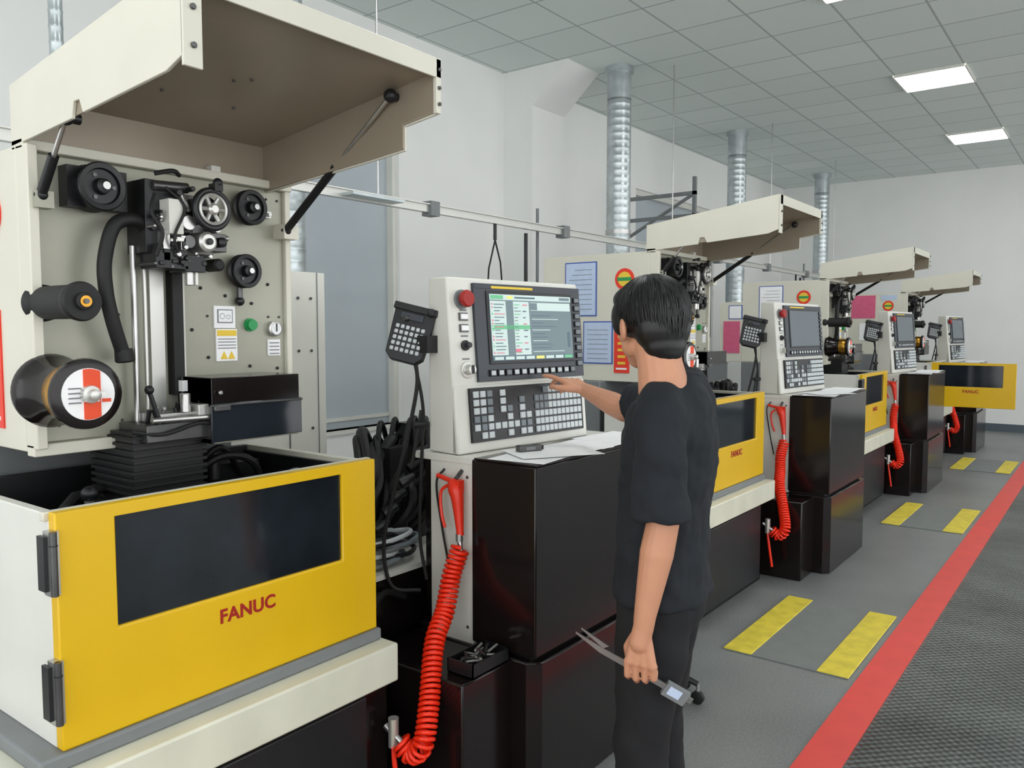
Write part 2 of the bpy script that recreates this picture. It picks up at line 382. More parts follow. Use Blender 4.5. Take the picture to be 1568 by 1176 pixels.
def notice(kind,k):
    b=B()
    if kind=='std':
        b.box(.856,.86,2.48,2.70,1.66,1.98,'blue'); b.box(.854,.857,2.487,2.693,1.667,1.973,'bluep' if k<2 else 'paper')
        for i in range(9): b.box(.853,.855,2.51,2.67-.02*(i%3),1.70+.029*i,1.703+.029*i,'keyg')
        b.box(.856,.86,2.37,2.57,1.38,1.63,'blue'); b.box(.854,.857,2.377,2.563,1.387,1.623,'bluep')
        for i in range(7): b.box(.853,.855,2.4,2.54,1.41+.028*i,1.413+.028*i,'keyg')
    if k==2:
        b.box(.856,.862,2.88,3.04,1.36,1.66,'pink'); b.box(.856,.862,2.86,2.99,1.68,1.81,'blue'); b.box(.854,.858,2.867,2.983,1.687,1.803,'paper')
    if k==3:
        b.box(.856,.86,2.44,2.72,1.72,2.0,'pink'); b.box(.854,.857,2.40,2.62,1.45,1.66,'paper')
        b.box(.856,.86,2.2,2.38,1.94,2.0,'bluep')
    return b.mesh('posted_notices')
b=B() # button & gauge
b.lathe((1.492,2.125,1.595),(0,-1,0),[(.02,0),(.02,.008),(.016,.008),(.016,.02)],'green',20)
b.lathe((1.577,2.125,1.583),(0,-1,0),[(.024,0),(.024,.015),(.019,.017)],'steel',20); b.lathe((1.577,2.125,1.583),(0,-1,0),[(.018,.012),(.018,.019)],'paper',20)
b.box(1.575,1.579,2.104,2.106,1.575,1.6,'black')
part('gauge_and_button',b)
def roller(b,x,z,r,w,y=2.125,m='black'):
    b.lathe((x,y,z),(0,-1,0),[(r*.5,0),(r*.5,.02),(r*.98,.022),(r,.03),(r*.86,.022+w*.4),(r*.86,.022+w*.6),(r,.018+w),(r*.95,.022+w),(r*.75,.020+w),(r*.7,.012+w),(r*.35,.012+w),(r*.3,.03+w),(r*.12,.034+w)],m,32)
    b.lathe((x,y,z),(0,-1,0),[(r*.16,0),(r*.16,.042+w)],'steel',14)
    for a in range(3):
        t=a*2.094; b.lathe((x+math.cos(t)*r*.52,y-.012-w,z+math.sin(t)*r*.52),(0,-1,0),[(r*.09,0),(r*.09,.003)],'dsteel',10)
b=B()
roller(b,1.015,1.935,.06,.07); b.box(.95,1.1,2.08,2.125,1.885,1.985,'black')
roller(b,1.478,1.942,.052,.03); roller(b,1.452,1.753,.05,.035)
b.lathe((1.36,2.125,1.765),(0,-1,0),[(.018,0),(.018,.05),(.012,.055)],'rubber',20)
b.cyl((1.45,2.11,1.72),(1.45,2.11,1.67),.009,'dsteel'); b.ell((1.45,2.11,1.665),(.014,.014,.014),'black')
b.box(1.54,1.56,2.1,2.125,1.92,1.94,'alu'); b.cyl((1.55,2.12,1.93),(1.55,2.09,1.93),.006,'steel')
part('guide_rollers',b)
b=B() # capstan wheel, in front of the feed unit
c=(1.283,1.985,1.905)
b.ring(c,(0,-1,0),.050,.009,'black',36,10); b.ring((c[0],c[1]-.008,c[2]),(0,-1,0),.039,.0045,'alu',36,8)
b.lathe(c,(0,-1,0),[(.014,-.06),(.016,.0),(.016,.012),(.01,.018)],'alu',20)
for i in range(6):
    a=i*math.pi/3; b.cyl(c,(c[0]+.040*math.cos(a),c[1]-.004,c[2]+.040*math.sin(a)),.006,'alu',n=8)
b.lathe((1.283,2.125,1.905),(0,-1,0),[(.036,0),(.036,.12)],'black',28)
b.box(1.285,1.31,1.97,2.0,1.955,1.975,'black'); b.ell((1.30,1.98,1.978),(.013,.013,.013),'black')
part('capstan_wheel',b)
b=B() # wire transport assembly
b.box(1.12,1.2,2.03,2.125,1.78,1.97,'black'); b.box(1.19,1.34,2.07,2.125,1.79,1.95,'dsteel'); b.box(1.16,1.2,1.985,2.04,1.83,1.92,'white')
b.box(1.13,1.22,2.0,2.08,1.74,1.79,'black'); b.box(1.21,1.27,2.0,2.08,1.735,1.78,'black'); b.cyl((1.24,2.03,1.74),(1.24,2.03,1.70),.012,'steel')
b.lathe((1.225,2.06,1.865),(0,-1,0),[(.024,0),(.026,.04),(.02,.045),(.02,.06)],'steel',24); b.lathe((1.225,2.06,1.815),(0,-1,0),[(.018,0),(.018,.06)],'dsteel',24)
b.lathe((1.285,2.07,1.82),(0,-1,0),[(.028,0),(.028,.06),(.020,.066)],'alu',28); b.lathe((1.285,2.07,1.82),(0,-1,0),[(.009,0),(.009,.075)],'black',14)
b.box(1.31,1.37,2.05,2.125,1.80,1.85,'dsteel'); b.cyl((1.31,2.06,1.84),(1.38,2.06,1.84),.008,'steel')
b.lathe((1.345,2.06,1.825),(0,-1,0),[(.014,0),(.014,.03),(.008,.034)],'black',18); b.lathe((1.33,2.06,1.86),(0,-1,0),[(.011,0),(.011,.03)],'steel',16)
b.cyl((1.14,2.03,1.955),(1.24,2.03,1.96),.014,'dsteel'); b.cyl((1.21,2.04,1.97),(1.25,2.04,1.9),.01,'steel')
b.box(1.15,1.17,2.0,2.03,1.76,1.84,'steel'); b.box(1.2,1.215,2.0,2.03,1.79,1.83,'steel'); b.cyl((1.255,2.02,1.79),(1.255,2.02,1.70),.005,'alu',n=8)
for i in range(46):
    x=random.uniform(1.12,1.33); z=random.uniform(1.745,1.965); r=random.uniform(.0035,.009)
    if 1.155<x<1.205 and 1.825<z<1.925: continue
    if (x-1.283)**2+(z-1.905)**2<.058**2 or (x-1.285)**2+(z-1.82)**2<.03**2: continue
    b.cyl((x,2.08,z),(x,random.uniform(1.985,2.025),z),r,random.choice(['steel','black','dsteel','black']),n=10)
for i in range(10):
    x=random.uniform(1.13,1.22); z=random.uniform(1.74,1.82); w=random.uniform(.008,.02)
    b.box(x,x+w,1.995,2.05,z,z+random.uniform(.006,.02),random.choice(['dsteel','black','alu','black']))
b.tube(cr([(1.16,2.0,1.95),(1.2,1.98,1.9),(1.17,1.98,1.82),(1.2,2.0,1.76)]),.004,'rubber')
b.tube(cr([(1.13,2.0,1.93),(1.115,1.99,1.88),(1.14,1.985,1.83),(1.13,2.0,1.77)]),.005,'rubber')
b.tube(cr([(1.2,2.0,1.985),(1.17,1.98,1.99),(1.13,2.0,1.98)]),.006,'rubber')
part('wire_feed_unit',b,.0015)
b=B(); b.tube(cr([(1.15,2.07,1.83),(1.107,2.05,1.862),(1.05,2.05,1.845),(1.022,2.05,1.76),(1.022,2.05,1.68),(1.037,2.05,1.60),(1.065,2.06,1.52)],8),.018,'rubber',12); b.lathe((1.067,2.06,1.53),(0.1,0,-1),[(.022,0),(.024,.03),(.02,.034)],'rubber',16)
part('flexible_hose',b)
b=B() # vertical rods & slide
b.cyl((1.115,2.09,1.32),(1.115,2.09,1.80),.008,'steel'); b.cyl((1.15,2.1,1.32),(1.15,2.1,1.80),.006,'alu'); b.box(1.17,1.21,2.11,2.125,1.32,1.78,'alu'); b.box(1.225,1.255,2.09,2.125,1.4,1.77,'rubber')
b.box(1.26,1.266,2.1,2.125,1.36,1.77,'white'); b.cyl((1.24,2.08,1.45),(1.24,2.08,1.36),.004,'black'); b.box(1.235,1.262,2.07,2.1,1.41,1.44,'paper')
part('slide_rails',b)
b=B() # pay-off spool
x,z=.898,1.432
b.lathe((x,2.125,z),(0,-1,0),[(.088,.03),(.09,.045),(.084,.06),(.068,.10),(.066,.15)],'blackgl',40)
b.lathe((x,2.125,z),(0,-1,0),[(.06,.15),(.06,.2),(.08,.205),(.083,.212),(.081,.222),(.066,.226)],'blackgl',40)
b.lathe((x,2.125,z),(0,-1,0),[(.061,.135),(.0675,.145),(.0675,.19),(.061,.2)],'gold',36)
b.lathe((x,2.125,z),(0,-1,0),[(.06,.224),(.06,.229)],'paper',36)
def disc_band(b,x,z,u0,u1,R,y0,y1,m,v0=-1,v1=1):
    pts=[]
    for i in range(7):
        u=u0+(u1-u0)*i/6; pts.append((x+u,z+min(v1,math.sqrt(max(0,R*R-u*u)))))
    for i in range(7):
        u=u1-(u1-u0)*i/6; pts.append((x+u,z+max(v0,-math.sqrt(max(0,R*R-u*u)))))
    b.prism(pts,1,y0,y1,m)
disc_band(b,x,z,-.012,.026,.0585,1.893,1.897,'orange',-1,1)
disc_band(b,x,z,-.008,.022,.05,1.8915,1.894,'paper',-.018,.012)
for i in range(4): b.box(x-.046,x-.018,1.894,1.8965,z-.02+.011*i,z-.017+.011*i,'grey')
b.box(x+.030,x+.05,1.894,1.8965,z-.02,z-.012,'orange')
b.lathe((x,1.9,z),(0,-1,0),[(.022,0),(.02,.02),(.012,.022),(.012,.04),(.008,.042)],'alu',20); b.box(x-.012,x+.03,1.872,1.88,z-.006,z+.006,'alu')
part('wire_spool',b)
b=B(); x,z=.905,1.645
b.lathe((x-.01,2.125,z),(0,-1,0),[(.04,0),(.046,.01),(.044,.03),(.04,.035),(.04,.195),(.044,.2),(.046,.215),(.042,.225),(.02,.225),(.02,.235),(.016,.237)],'rubber',32)
b.lathe((x-.01,1.9,z),(0,-1,0),[(.013,.0),(.013,.014)],'gold',20); b.lathe((x-.01,1.9,z),(0,-1,0),[(.006,.0),(.006,.018)],'dsteel',14)
part('tension_roller',b)
b=B() # lower guard box
b.box(1.25,1.54,1.955,2.12,1.37,1.45,'blackgl'); b.box(1.245,1.545,1.95,1.955,1.275,1.38,'glass'); b.box(1.25,1.54,1.96,2.12,1.27,1.285,'panel'); b.box(1.25,1.256,1.955,2.12,1.27,1.45,'dsteel')
b.box(1.244,1.546,1.945,1.957,1.372,1.378,'dsteel'); b.box(1.25,1.30,1.942,1.95,1.36,1.375,'dsteel'); b.cyl((1.27,1.95,1.41),(1.27,1.94,1.41),.006,'steel',n=10)
part('splash_guard',b,.002)
b=B() # lower guide arm
b.box(1.08,1.27,1.98,2.12,1.29,1.335,'dsteel'); b.box(1.12,1.25,2.0,2.1,1.335,1.36,'steel'); b.cyl((1.13,2.0,1.33),(1.10,2.0,1.42),.006,'black'); b.ell((1.10,2.0,1.425),(.012,)*3,'black')
b.cyl((1.2,2.0,1.36),(1.2,2.0,1.41),.014,'steel'); b.box(1.22,1.27,1.97,2.05,1.34,1.38,'alu'); b.cyl((1.10,1.99,1.345),(1.25,1.97,1.345),.008,'steel')
for i in range(20):
    x=random.uniform(1.1,1.26); b.cyl((x,random.uniform(1.98,2.06),1.33),(x,2.02,random.uniform(1.35,1.39)),.006,random.choice(['steel','black','alu']),n=8)
b.tube(cr([(1.05,2.0,1.32),(1.12,1.97,1.31),(1.22,1.97,1.33),(1.28,1.96,1.32)]),.005,'rubber')
part('lower_guide_arm',b,.0015)
# hood
b=B()
b.prism([(1.412,2.235),(1.412,2.262),(2.16,2.165),(2.16,2.14)],0,.864,1.566,'cream')
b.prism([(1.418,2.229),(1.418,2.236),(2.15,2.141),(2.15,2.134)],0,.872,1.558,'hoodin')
b.prism([(1.412,2.265),(1.412,2.09),(1.47,2.07),(1.80,2.045),(1.815,2.075),(1.84,2.075),(1.85,2.04),(2.16,2.02),(2.16,2.165)],0,.860,.868,'cream')
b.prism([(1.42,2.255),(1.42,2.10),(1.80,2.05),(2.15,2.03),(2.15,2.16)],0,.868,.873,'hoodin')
rp=[(1.412,2.262),(1.412,2.127),(1.53,2.112),(1.53,2.05),(1.63,2.04),(2.12,2.0),(2.16,2.02),(2.16,2.165)]
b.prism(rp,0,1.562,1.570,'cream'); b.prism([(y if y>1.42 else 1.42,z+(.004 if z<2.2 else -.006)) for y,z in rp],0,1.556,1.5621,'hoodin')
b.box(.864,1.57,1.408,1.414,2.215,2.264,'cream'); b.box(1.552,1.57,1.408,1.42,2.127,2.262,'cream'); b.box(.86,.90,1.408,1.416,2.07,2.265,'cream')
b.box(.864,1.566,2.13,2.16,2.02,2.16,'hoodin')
for z in(2.15,2.19,2.235): b.cyl((1.561,1.408,z),(1.561,1.402,z),.005,'dsteel',n=8)
for z in(2.11,2.18): b.cyl((.88,1.408,z),(.88,1.402,z),.006,'dsteel',n=8)
for x,y in((1.2,1.75),(1.23,1.72),(1.3,1.9),(1.1,1.9)): 
    zz=2.235-(y-1.412)*.127; b.cyl((x,y,zz),(x,y,zz-.012),.004,'dsteel',n=8)
b.box(1.36,1.39,2.1,2.13,2.03,2.05,'white')
part('hood',b,.0015)
b=B()
def strut(b,p,q):
    p=Vector(p);q=Vector(q); m=p.lerp(q,.52); b.cyl(p,m,.012,'black'); b.cyl(m,q,.006,'steel'); b.ell(p,(.016,)*3,'black'); b.ell(q,(.018,)*3,'black'); b.cyl(q-Vector((.014,0,0)),q+Vector((.03,0,0)),.012,'black')
strut(b,(1.60,2.08,1.886),(1.535,1.554,2.19)); b.box(1.585,1.64,2.07,2.13,1.86,1.905,'cream')
strut(b,(.885,2.07,1.90),(.885,1.93,2.06)); b.box(.87,.91,2.06,2.1,1.87,1.91,'panel')
part('gas_strut',b)
# low pump unit and hoses beside the machine
b=B(); b.box(1.76,2.62,2.06,2.48,0,.70,'blackgl'); b.box(1.75,2.62,2.05,2.48,.70,.72,'white')
b.box(2.12,2.5,2.30,2.46,.72,1.02,'black'); b.box(2.2,2.3,2.25,2.36,1.0,1.12,'rubber'); b.box(2.36,2.46,2.28,2.38,1.0,1.2,'black')
random.seed(21)
for i in range(16):
    t=i/15
    x0=1.98+.5*t; 
    b.tube(cr([(x0-.12,2.20+.1*random.random(),.74+.05*random.random()),(x0-.06,2.16+.1*random.random(),.86+.1*random.random()),(x0+.04,2.22+.08*random.random(),1.0+.08*random.random()),(x0+.13,2.3+.05*random.random(),1.10+.12*random.random()),(x0+.22,2.4,1.12)],6),random.choice([.011,.014,.018,.022]),'rubber')
for i in range(6):
    z=.84+.05*i; b.lathe((2.06+.045*i,2.19,z),(1,-.4,.5),[(.022,0),(.024,.03),(.017,.032),(.017,.06)],random.choice(['black','dsteel','black']),14)
for i in range(8):
    cx=2.0+.05*(i%3)
    pts=[(cx+.12*math.cos(t*.6+i)*(.75+.06*i),2.15+.07*math.sin(t*.6+i),.735+.012*i+.005*math.sin(t)) for t in range(12)]
    b.tube(cr(pts,4),.009,('grey','keyg','rubber','key')[i%4])
b.tube(cr([(1.78,2.02,.45),(1.84,2.0,.6),(1.95,2.03,.66),(2.05,2.03,.62)]),.012,'rubber')
part('hose_bundle',b)
# door (origin at hinge x=.75,y=1.75)
b=B()
wx0,wx1,wz0,wz1=.126,.773,.925,1.172
b.frame(0,.90,.69,1.2,wx0,wx1,wz0,wz1,0,.03,'yellow')
b.box(wx0-.005,wx1+.005,.010,.018,wz0-.005,wz1+.005,'glass')
dm=b.mesh('door_leaf')
b=B()
for z0,z1 in((1.03,1.165),(.755,.89)):
    b.box(-.016,.004,-.008,.02,z0,z1,'steel'); b.cyl((-.008,-.010,z0),(-.008,-.010,z1),.007,'dsteel'); b.box(-.024,-.016,0,.03,z0+.01,z1-.01,'black')
    b.cyl((-.008,-.010,z1-.03),(-.008,-.010,z1-.028),.0085,'black')
hm=b.mesh('door_hinges')
tx=bpy.data.curves.new('logo_text','FONT'); tx.body='FANUC'; tx.size=.048; tx.extrude=.0008; tx.offset=.0012; tx.space_character=1.05
tx.materials.append(M['redd'])
for k in range(4):
    root=empty('wire_edm_machine',(1.2+PITCH*k,2.3,0))
    for n,me,bv in parts: put(me,n,root,(-1.2,-2.3,0),bevel=bv)
    put(notice('std' if k<3 else '',k),'posted_notices',root,(-1.2,-2.3,0))
    d=empty('tank_door',(-.45,-.55,0)); d.parent=root
    if k==3: d.rotation_euler=(0,0,math.radians(-88)); d.location=(-.45,-.47,0)
    put(dm,'door_leaf',d,bevel=.004); put(hm,'door_hinges',d)
    t=bpy.data.objects.new('logo_text',tx); COL.objects.link(t); t.parent=d; t.location=(.375,-.0012,.857); t.rotation_euler=(math.pi/2,0,0)
# ------------------------------------------------------------------ control console
cp=[]
def cpart(name,b,bevel=0): cp.append((name,b.mesh(name),bevel))
b=B()
b.prism([(2.075,1.735),(2.075,1.469),(2.95,1.469),(2.95,2.0),(2.13,2.0),(2.13,1.735)],2,.52,1.145,'blackgl')
b.prism([(2.075,2.0),(2.065,1.50),(2.10,1.46),(2.92,1.46),(2.96,1.50),(2.96,2.0)],2,0,.505,'blackgl')
b.box(2.1,2.94,1.5,2.0,.5,.525,'black'); b.box(1.82,2.08,1.56,2.0,0,.5,'blackgl')
cpart('console_base',b,.006)
b=B(); b.box(2.085,2.135,1.735,1.93,.5,1.145,'white'); b.box(2.08,2.95,1.70,2.0,1.125,1.15,'white'); b.box(2.07,2.96,1.465,1.72,1.145,1.152,'blackgl')
for z in(.56,1.08): b.cyl((2.085,1.76,z),(2.081,1.76,z),.006,'dsteel',n=8)
cpart('console_column',b,.004)
Rz=math.radians(-7); base=Matrix.Translation((2.08,1.80,1.152))@Matrix.Rotation(Rz,4,'Z')
lean=base@Matrix.Rotation(-.09,4,'X')
b=B(); b.M=base
W_=.70;Ht=.61
b.prism([(0,0),(.055,Ht),(.15,Ht),(.15,0)],0,0,W_,'white')
b.prism([(-.006,.0),(.015,.236),(.03,.236),(.03,.0)],0,.0,W_,'white')
cpart('display_housing',b,.008)
b=B(); b.M=lean
b.box(.113,.695,-.012,.01,.245,.594,'bezel'); b.box(.17,.64,-.016,-.01,.305,.568,'black')
b.box(.18,.63,-.018,-.015,.315,.558,'lcdd')
b.box(.12,.20,-.0135,-.01,.575,.588,'bezel'); b.box(.2,.42,-.0135,-.01,.577,.586,'yel2')
for i in range(9): b.box(.652,.685,-.018,-.01,.285+.031*i,.307+.031*i,'black'); b.box(.655,.682,-.0195,-.017,.288+.031*i,.304+.031*i,'keyg')
for i in range(12): b.box(.165+.04*i,.195+.04*i,-.02,-.01,.262,.286,'black'); b.box(.169+.04*i,.191+.04*i,-.021,-.018,.266,.282,'key' if i not in(2,11) else 'keyg')
cpart('display_unit',b,.0015)
b=B(); b.M=lean
b.box(.06,.665,-.018,.002,.035,.225,'black')
random.seed(3)
for j in range(6):
    z=.046+.029*j
    for i in range(9):
        if random.random()<.25 or (i in(3,6) and j>1): continue
        x=.072+.033*i
        b.box(x,x+.024,-.024,-.016,z,z+.022,'key' if random.random()<.75 else 'keyg')
    for i in range(11):
        x=.385+.0245*i
        if j==5 and i<2: continue
        b.box(x,x+.019,-.024,-.016,z,z+.022,'keyg' if (i<3 and j>2) else 'key')
cpart('keyboard',b,.001)
b=B(); b.M=lean
b.lathe((.062,0,.535),(0,-1,0),[(.034,0),(.034,.008)],'grey',24); b.lathe((.062,0,.535),(0,-1,0),[(.018,.008),(.018,.02),(.028,.022),(.03,.034),(.026,.042)],'redd',28)
for v in(.475,.435): b.box(.045,.085,-.006,.0,v-.014,v+.014,'dsteel'); b.box(.05,.08,-.012,-.004,v-.009,v+.009,'paper')
b.lathe((.065,0,.375),(0,-1,0),[(.018,0),(.018,.01),(.01,.012),(.01,.03)],'black',20)
b.lathe((.07,0,.29),(0,-1,0),[(.03,0),(.03,.005),(.018,.007),(.017,.03)],'alu',24); b.box(.066,.074,-.036,-.028,.275,.305,'black')
for v in(.325,.405,.495): b.box(.05,.085,-.001,.001,v,v+.006,'grey')
cpart('operator_switches',b,.001)
# pendant
b=B(); b.M=Matrix.Translation((2.045,1.985,1.56))@Matrix.Rotation(math.radians(-58),4,'Z')@Matrix.Rotation(math.radians(-12),4,'X')@Matrix.Rotation(math.radians(14),4,'Y')@Matrix.Scale(.88,4)
b.prism([(-.085,.11),(.085,.11),(.075,-.085),(.05,-.11),(-.05,-.11),(-.075,-.085)],1,-.02,.03,'black'); b.box(-.09,.09,-.03,.03,.09,.118,'black')
b.box(-.055,.04,-.026,-.018,.055,.085,'bezel')
for i in range(6):
    for j in range(5): b.box(-.062+.021*i,-.047+.021*i,-.026,-.018,-.075+.023*j,-.059+.023*j,'key')
b.lathe((.065,-.02,.1),(0,-1,.3),[(.016,0),(.016,.015),(.01,.02)],'black',16)
cpart('handheld_pendant',b,.003)
b=B()
b.tube(cr([(2.045,1.96,1.47),(2.05,1.96,1.38),(2.03,1.99,1.2),(2.0,2.03,1.0),(1.97,2.05,.82),(1.98,2.02,.68),(2.05,1.95,.66)],8),.007,'rubber')
b.tube(cr([(2.05,1.97,1.47),(2.07,1.95,1.3),(2.07,1.96,1.1),(2.07,1.97,.85),(2.06,1.93,.7)],8),.006,'rubber')
b.cyl((2.08,1.94,1.25),(2.03,1.96,1.25),.012,'black'); b.cyl((2.08,1.98,1.62),(2.02,1.99,1.62),.01,'dsteel'); b.box(2.04,2.10,1.90,1.97,1.5,1.56,'black')
b.tube(cr([(2.08,1.86,1.10),(2.06,1.88,1.05),(2.065,1.86,.9),(2.07,1.83,.75)],8),.004,'rubber')
b.tube([(2.06,1.95,1.3),(2.03,1.97,1.1)],.006,'rubber')
cpart('pendant_cables',b)
roots=[]
for k in range(4):
    r=empty('control_console',(2.5+PITCH*k,1.9,0)); roots.append(r)
    for n,me,bv in cp: put(me,n,r,(-2.5,-1.9,0),bevel=bv)
# lit screen content on the first console only
b=B(); b.M=lean; random.seed(5)
b.box(.182,.628,-.0190,-.018,.317,.556,'lcdg')
b.box(.182,.385,-.0198,-.019,.336,.532,'lcdw'); b.box(.182,.628,-.0198,-.019,.536,.556,'lcdw')
b.box(.186,.25,-.0206,-.0198,.539,.553,'lcdgr'); b.box(.27,.30,-.0206,-.0198,.541,.551,'lcdy'); b.box(.31,.42,-.0206,-.0198,.543,.549,'lcdb'); b.box(.56,.62,-.0206,-.0198,.541,.552,'lcdg')
b.box(.392,.622,-.0198,-.019,.50,.53,'lcdw'); b.box(.392,.43,-.0206,-.0198,.502,.528,'lcdg')
b.box(.182,.628,-.0198,-.019,.317,.333,'lcdb')
b.box(.262,.30,-.0203,-.0195,.336,.532,'lcdg'); b.box(.186,.385,-.0203,-.0195,.43,.445,'lcdgr')
for i in range(8): b.box(.19+.055*i,.235+.055*i,-.0206,-.0198,.3195,.3305,('lcdw','lcdw','lcdw','lcdw','lcdy','lcdw','lcdw','lcdgr')[i])
for i in range(16):
    z=.342+.0117*i
    b.box(.188,.194,-.0206,-.0198,z,z+.006,('lcdr','lcdw','lcdgr','lcdw','lcdr')[i%5])
    b.box(.20,.20+random.uniform(.02,.055),-.0206,-.0198,z+.001,z+.004,'lcdb' if i%4 else 'lcdr')
    b.box(.305,.31+random.uniform(.01,.03),-.0206,-.0198,z+.001,z+.004,'lcdg' if i%3 else 'lcdgr')
    if i%2: b.box(.35,.355+random.uniform(.005,.02),-.0206,-.0198,z,z+.004,'lcdr' if i%3==0 else 'lcdb')
b.box(.30,.33,-.0208,-.02,.345,.358,'lcdr')
for i in range(11): b.box(.398,.41+random.uniform(.05,.18),-.0198,-.019,.345+.0135*i,.3475+.0135*i,'lcdw' if i%3==0 else 'lcdb')
b.box(.60,.615,-.0198,-.019,.36,.42,'lcdb')
put(b.mesh('screen_content'),'screen_content',roots[0],(-2.5,-1.9,0))
# red coil hose with air gun
hose=[(2.035,1.75,.85),(2.0,1.76,.76),(1.95,1.745,.66),(1.87,1.72,.58),(1.78,1.66,.44),(1.72,1.63,.34),(1.71,1.67,.30),(1.70,1.71,.335)]
b=B(); b.tube(coil(hose,.028,.0165),.0068,'redc',7); hm1=b.mesh('coil',80)
b=B(); b.cyl((1.70,1.70,.33),(1.69,1.76,.37),.01,'steel'); b.cyl((1.695,1.73,.31),(1.695,1.73,.40),.016,'alu'); b.cyl((2.035,1.75,.84),(2.04,1.76,.90),.009,'steel'); b.lathe((2.038,1.757,.87),(0,0,1),[(.013,0),(.013,.025)],'steel',12); b.tube(cr([(1.695,1.73,.32),(1.69,1.72,.25),(1.70,1.70,.1)]),.008,'redc'); hm2=b.mesh('fittings')
b=B(); b.tube(cr([(2.04,1.755,.89),(2.043,1.765,.97),(2.045,1.775,1.03),(2.052,1.80,1.07)],6),[.013,.013,.014,.015,.016,.017,.018,.019,.020,.021,.022,.023,.025,.026,.026,.024,.022,.020,.016],'red',12)
b.tube(cr([(2.048,1.80,1.06),(2.04,1.84,1.03),(2.035,1.835,.96),(2.03,1.815,.91)],6),.006,'red'); b.cyl((2.055,1.80,1.065),(2.055,1.87,1.08),.008,'red'); b.cyl((2.05,1.785,1.075),(2.085,1.785,1.10),.007,'dsteel')
b.box(2.035,2.06,1.755,1.80,1.03,1.075,'red')
hm3=b.mesh('air_gun')
for k in range(4):
    r=empty('coiled_air_hose',(1.9+PITCH*k,1.75,0))
    put(hm1,'coil',r,(-1.9,-1.75,0)); put(hm2,'fittings',r,(-1.9,-1.75,0)); put(hm3,'air_gun',r,(-1.9,-1.75,0))
# papers
for k in range(4):
    b=B()
    for i,(cx,cy,a) in enumerate(((2.23,1.575,.12),(2.42,1.585,-.12),(2.62,1.575,.06),(2.78,1.585,-.05),(2.30,1.56,-.55))):
        b.M=Matrix.Translation((cx+PITCH*k,cy,1.1535+.0014*i))@Matrix.Rotation(a,4,'Z'); b.box(-.15,.15,-.105,.105,0,.0012,'paper')
    put(b.mesh('paper_sheets'),'paper_sheets')
b=B(); b.M=Matrix.Translation((2.26,1.63,1.1605))@Matrix.Rotation(-.4,4,'Z'); b.box(-.045,.045,-.015,.015,0,.022,'dsteel'); b.box(-.02,.02,-.0155,.0155,.004,.018,'grey'); b.box(.045,.055,-.012,.012,.003,.019,'black'); put(b.mesh('marker_block'),'marker_block',bevel=.003)
# small parts tray
b=B(); x0,x1,y0,y1,z0=1.87,2.055,1.56,1.665,.502
b.box(x0,x1,y0,y1,z0,z0+.004,'dsteel'); 
for a in((x0,x0+.004,y0,y1),(x1-.004,x1,y0,y1),(x0,x1,y0,y0+.004),(x0,x1,y1-.004,y1)): b.box(*a,z0,z0+.045,'black')
for i in range(18):
    cx=random.uniform(x0+.04,x1-.04); cy=random.uniform(y0+.03,y1-.03); a=random.uniform(0,3.14); l=.033
    b.tube([(cx-l*math.cos(a)*.8,cy-l*math.sin(a)*.6,z0+.02+.002*i),(cx+l*math.cos(a)*.8,cy+l*math.sin(a)*.6,z0+.025+.002*i)],.004,random.choice(['steel','dsteel','dsteel','alu']))
put(b.mesh('tool_tray'),'tool_tray')
# stool
b=B(); cx,cy=3.11,1.50
b.lathe((cx,cy,0),(0,0,1),[(.12,.46),(.13,.475),(.13,.51),(.12,.525)],'rubber',28); b.cyl((cx,cy,.12),(cx,cy,.46),.02,'steel')
for i in range(5):
    a=i*1.2566+4.9; ex,ey=cx+.125*math.cos(a),cy+.125*math.sin(a)
    b.cyl((cx,cy,.13),(ex,ey,.085),.015,'black',.012); b.cyl((ex,ey,.09),(ex,ey,.05),.008,'steel'); 
    b.lathe((ex-.012,ey,.028),(1,0,0),[(.02,0),(.028,.003),(.028,.02),(.02,.024)],'rubber',18)
put(b.mesh('rolling_stool'),'rolling_stool')
# ------------------------------------------------------------------ person
P=empty('person',(2.019,.976,0),(0,0,math.radians(15)))
def organic(b,name,voxel,smooth=4,disp=0,dscale=.1,parent=P,loc=(0,0,0),rot=(0,0,0)):
    o=put(b.mesh(name,180),name,parent,loc,rot)
    r=o.modifiers.new('remesh','REMESH'); r.mode='VOXEL'; r.voxel_size=voxel; r.use_smooth_shade=True
    if smooth:
        s=o.modifiers.new('smooth','SMOOTH'); s.factor=.6; s.iterations=smooth
    if disp:
        t=bpy.data.textures.new(name+'_folds','CLOUDS'); t.noise_scale=dscale; t.noise_depth=2
        d=o.modifiers.new('folds','DISPLACE'); d.texture=t; d.strength=disp; d.mid_level=.5
    return o
# trousers
b=B()
b.loft([(0,.02,.98,.145,.105),(0,.02,.92,.155,.115),(0,.015,.86,.165,.12),(0,.02,.80,.165,.12),(0,.03,.76,.15,.10)],'pants')
for s in(-1,1):
    b.loft([(s*.082,.02,.86,.082,.105),(s*.085,.03,.72,.085,.098),(s*.088,.045,.55,.072,.082),(s*.09,.055,.47,.068,.078),(s*.092,.04,.3,.064,.074),(s*.095,.03,.12,.062,.072),(s*.095,.035,.05,.064,.078)],'pants')
organic(b,'trousers',.009,6,.02,.12)
b=B()
for s in(-1,1):
    b.loft([(s*.1,.07,.002,.045,.135),(s*.1,.07,.03,.048,.138),(s*.1,.055,.06,.044,.12),(s*.1,.03,.1,.042,.07)],'rubber')
organic(b,'shoes',.007,3)
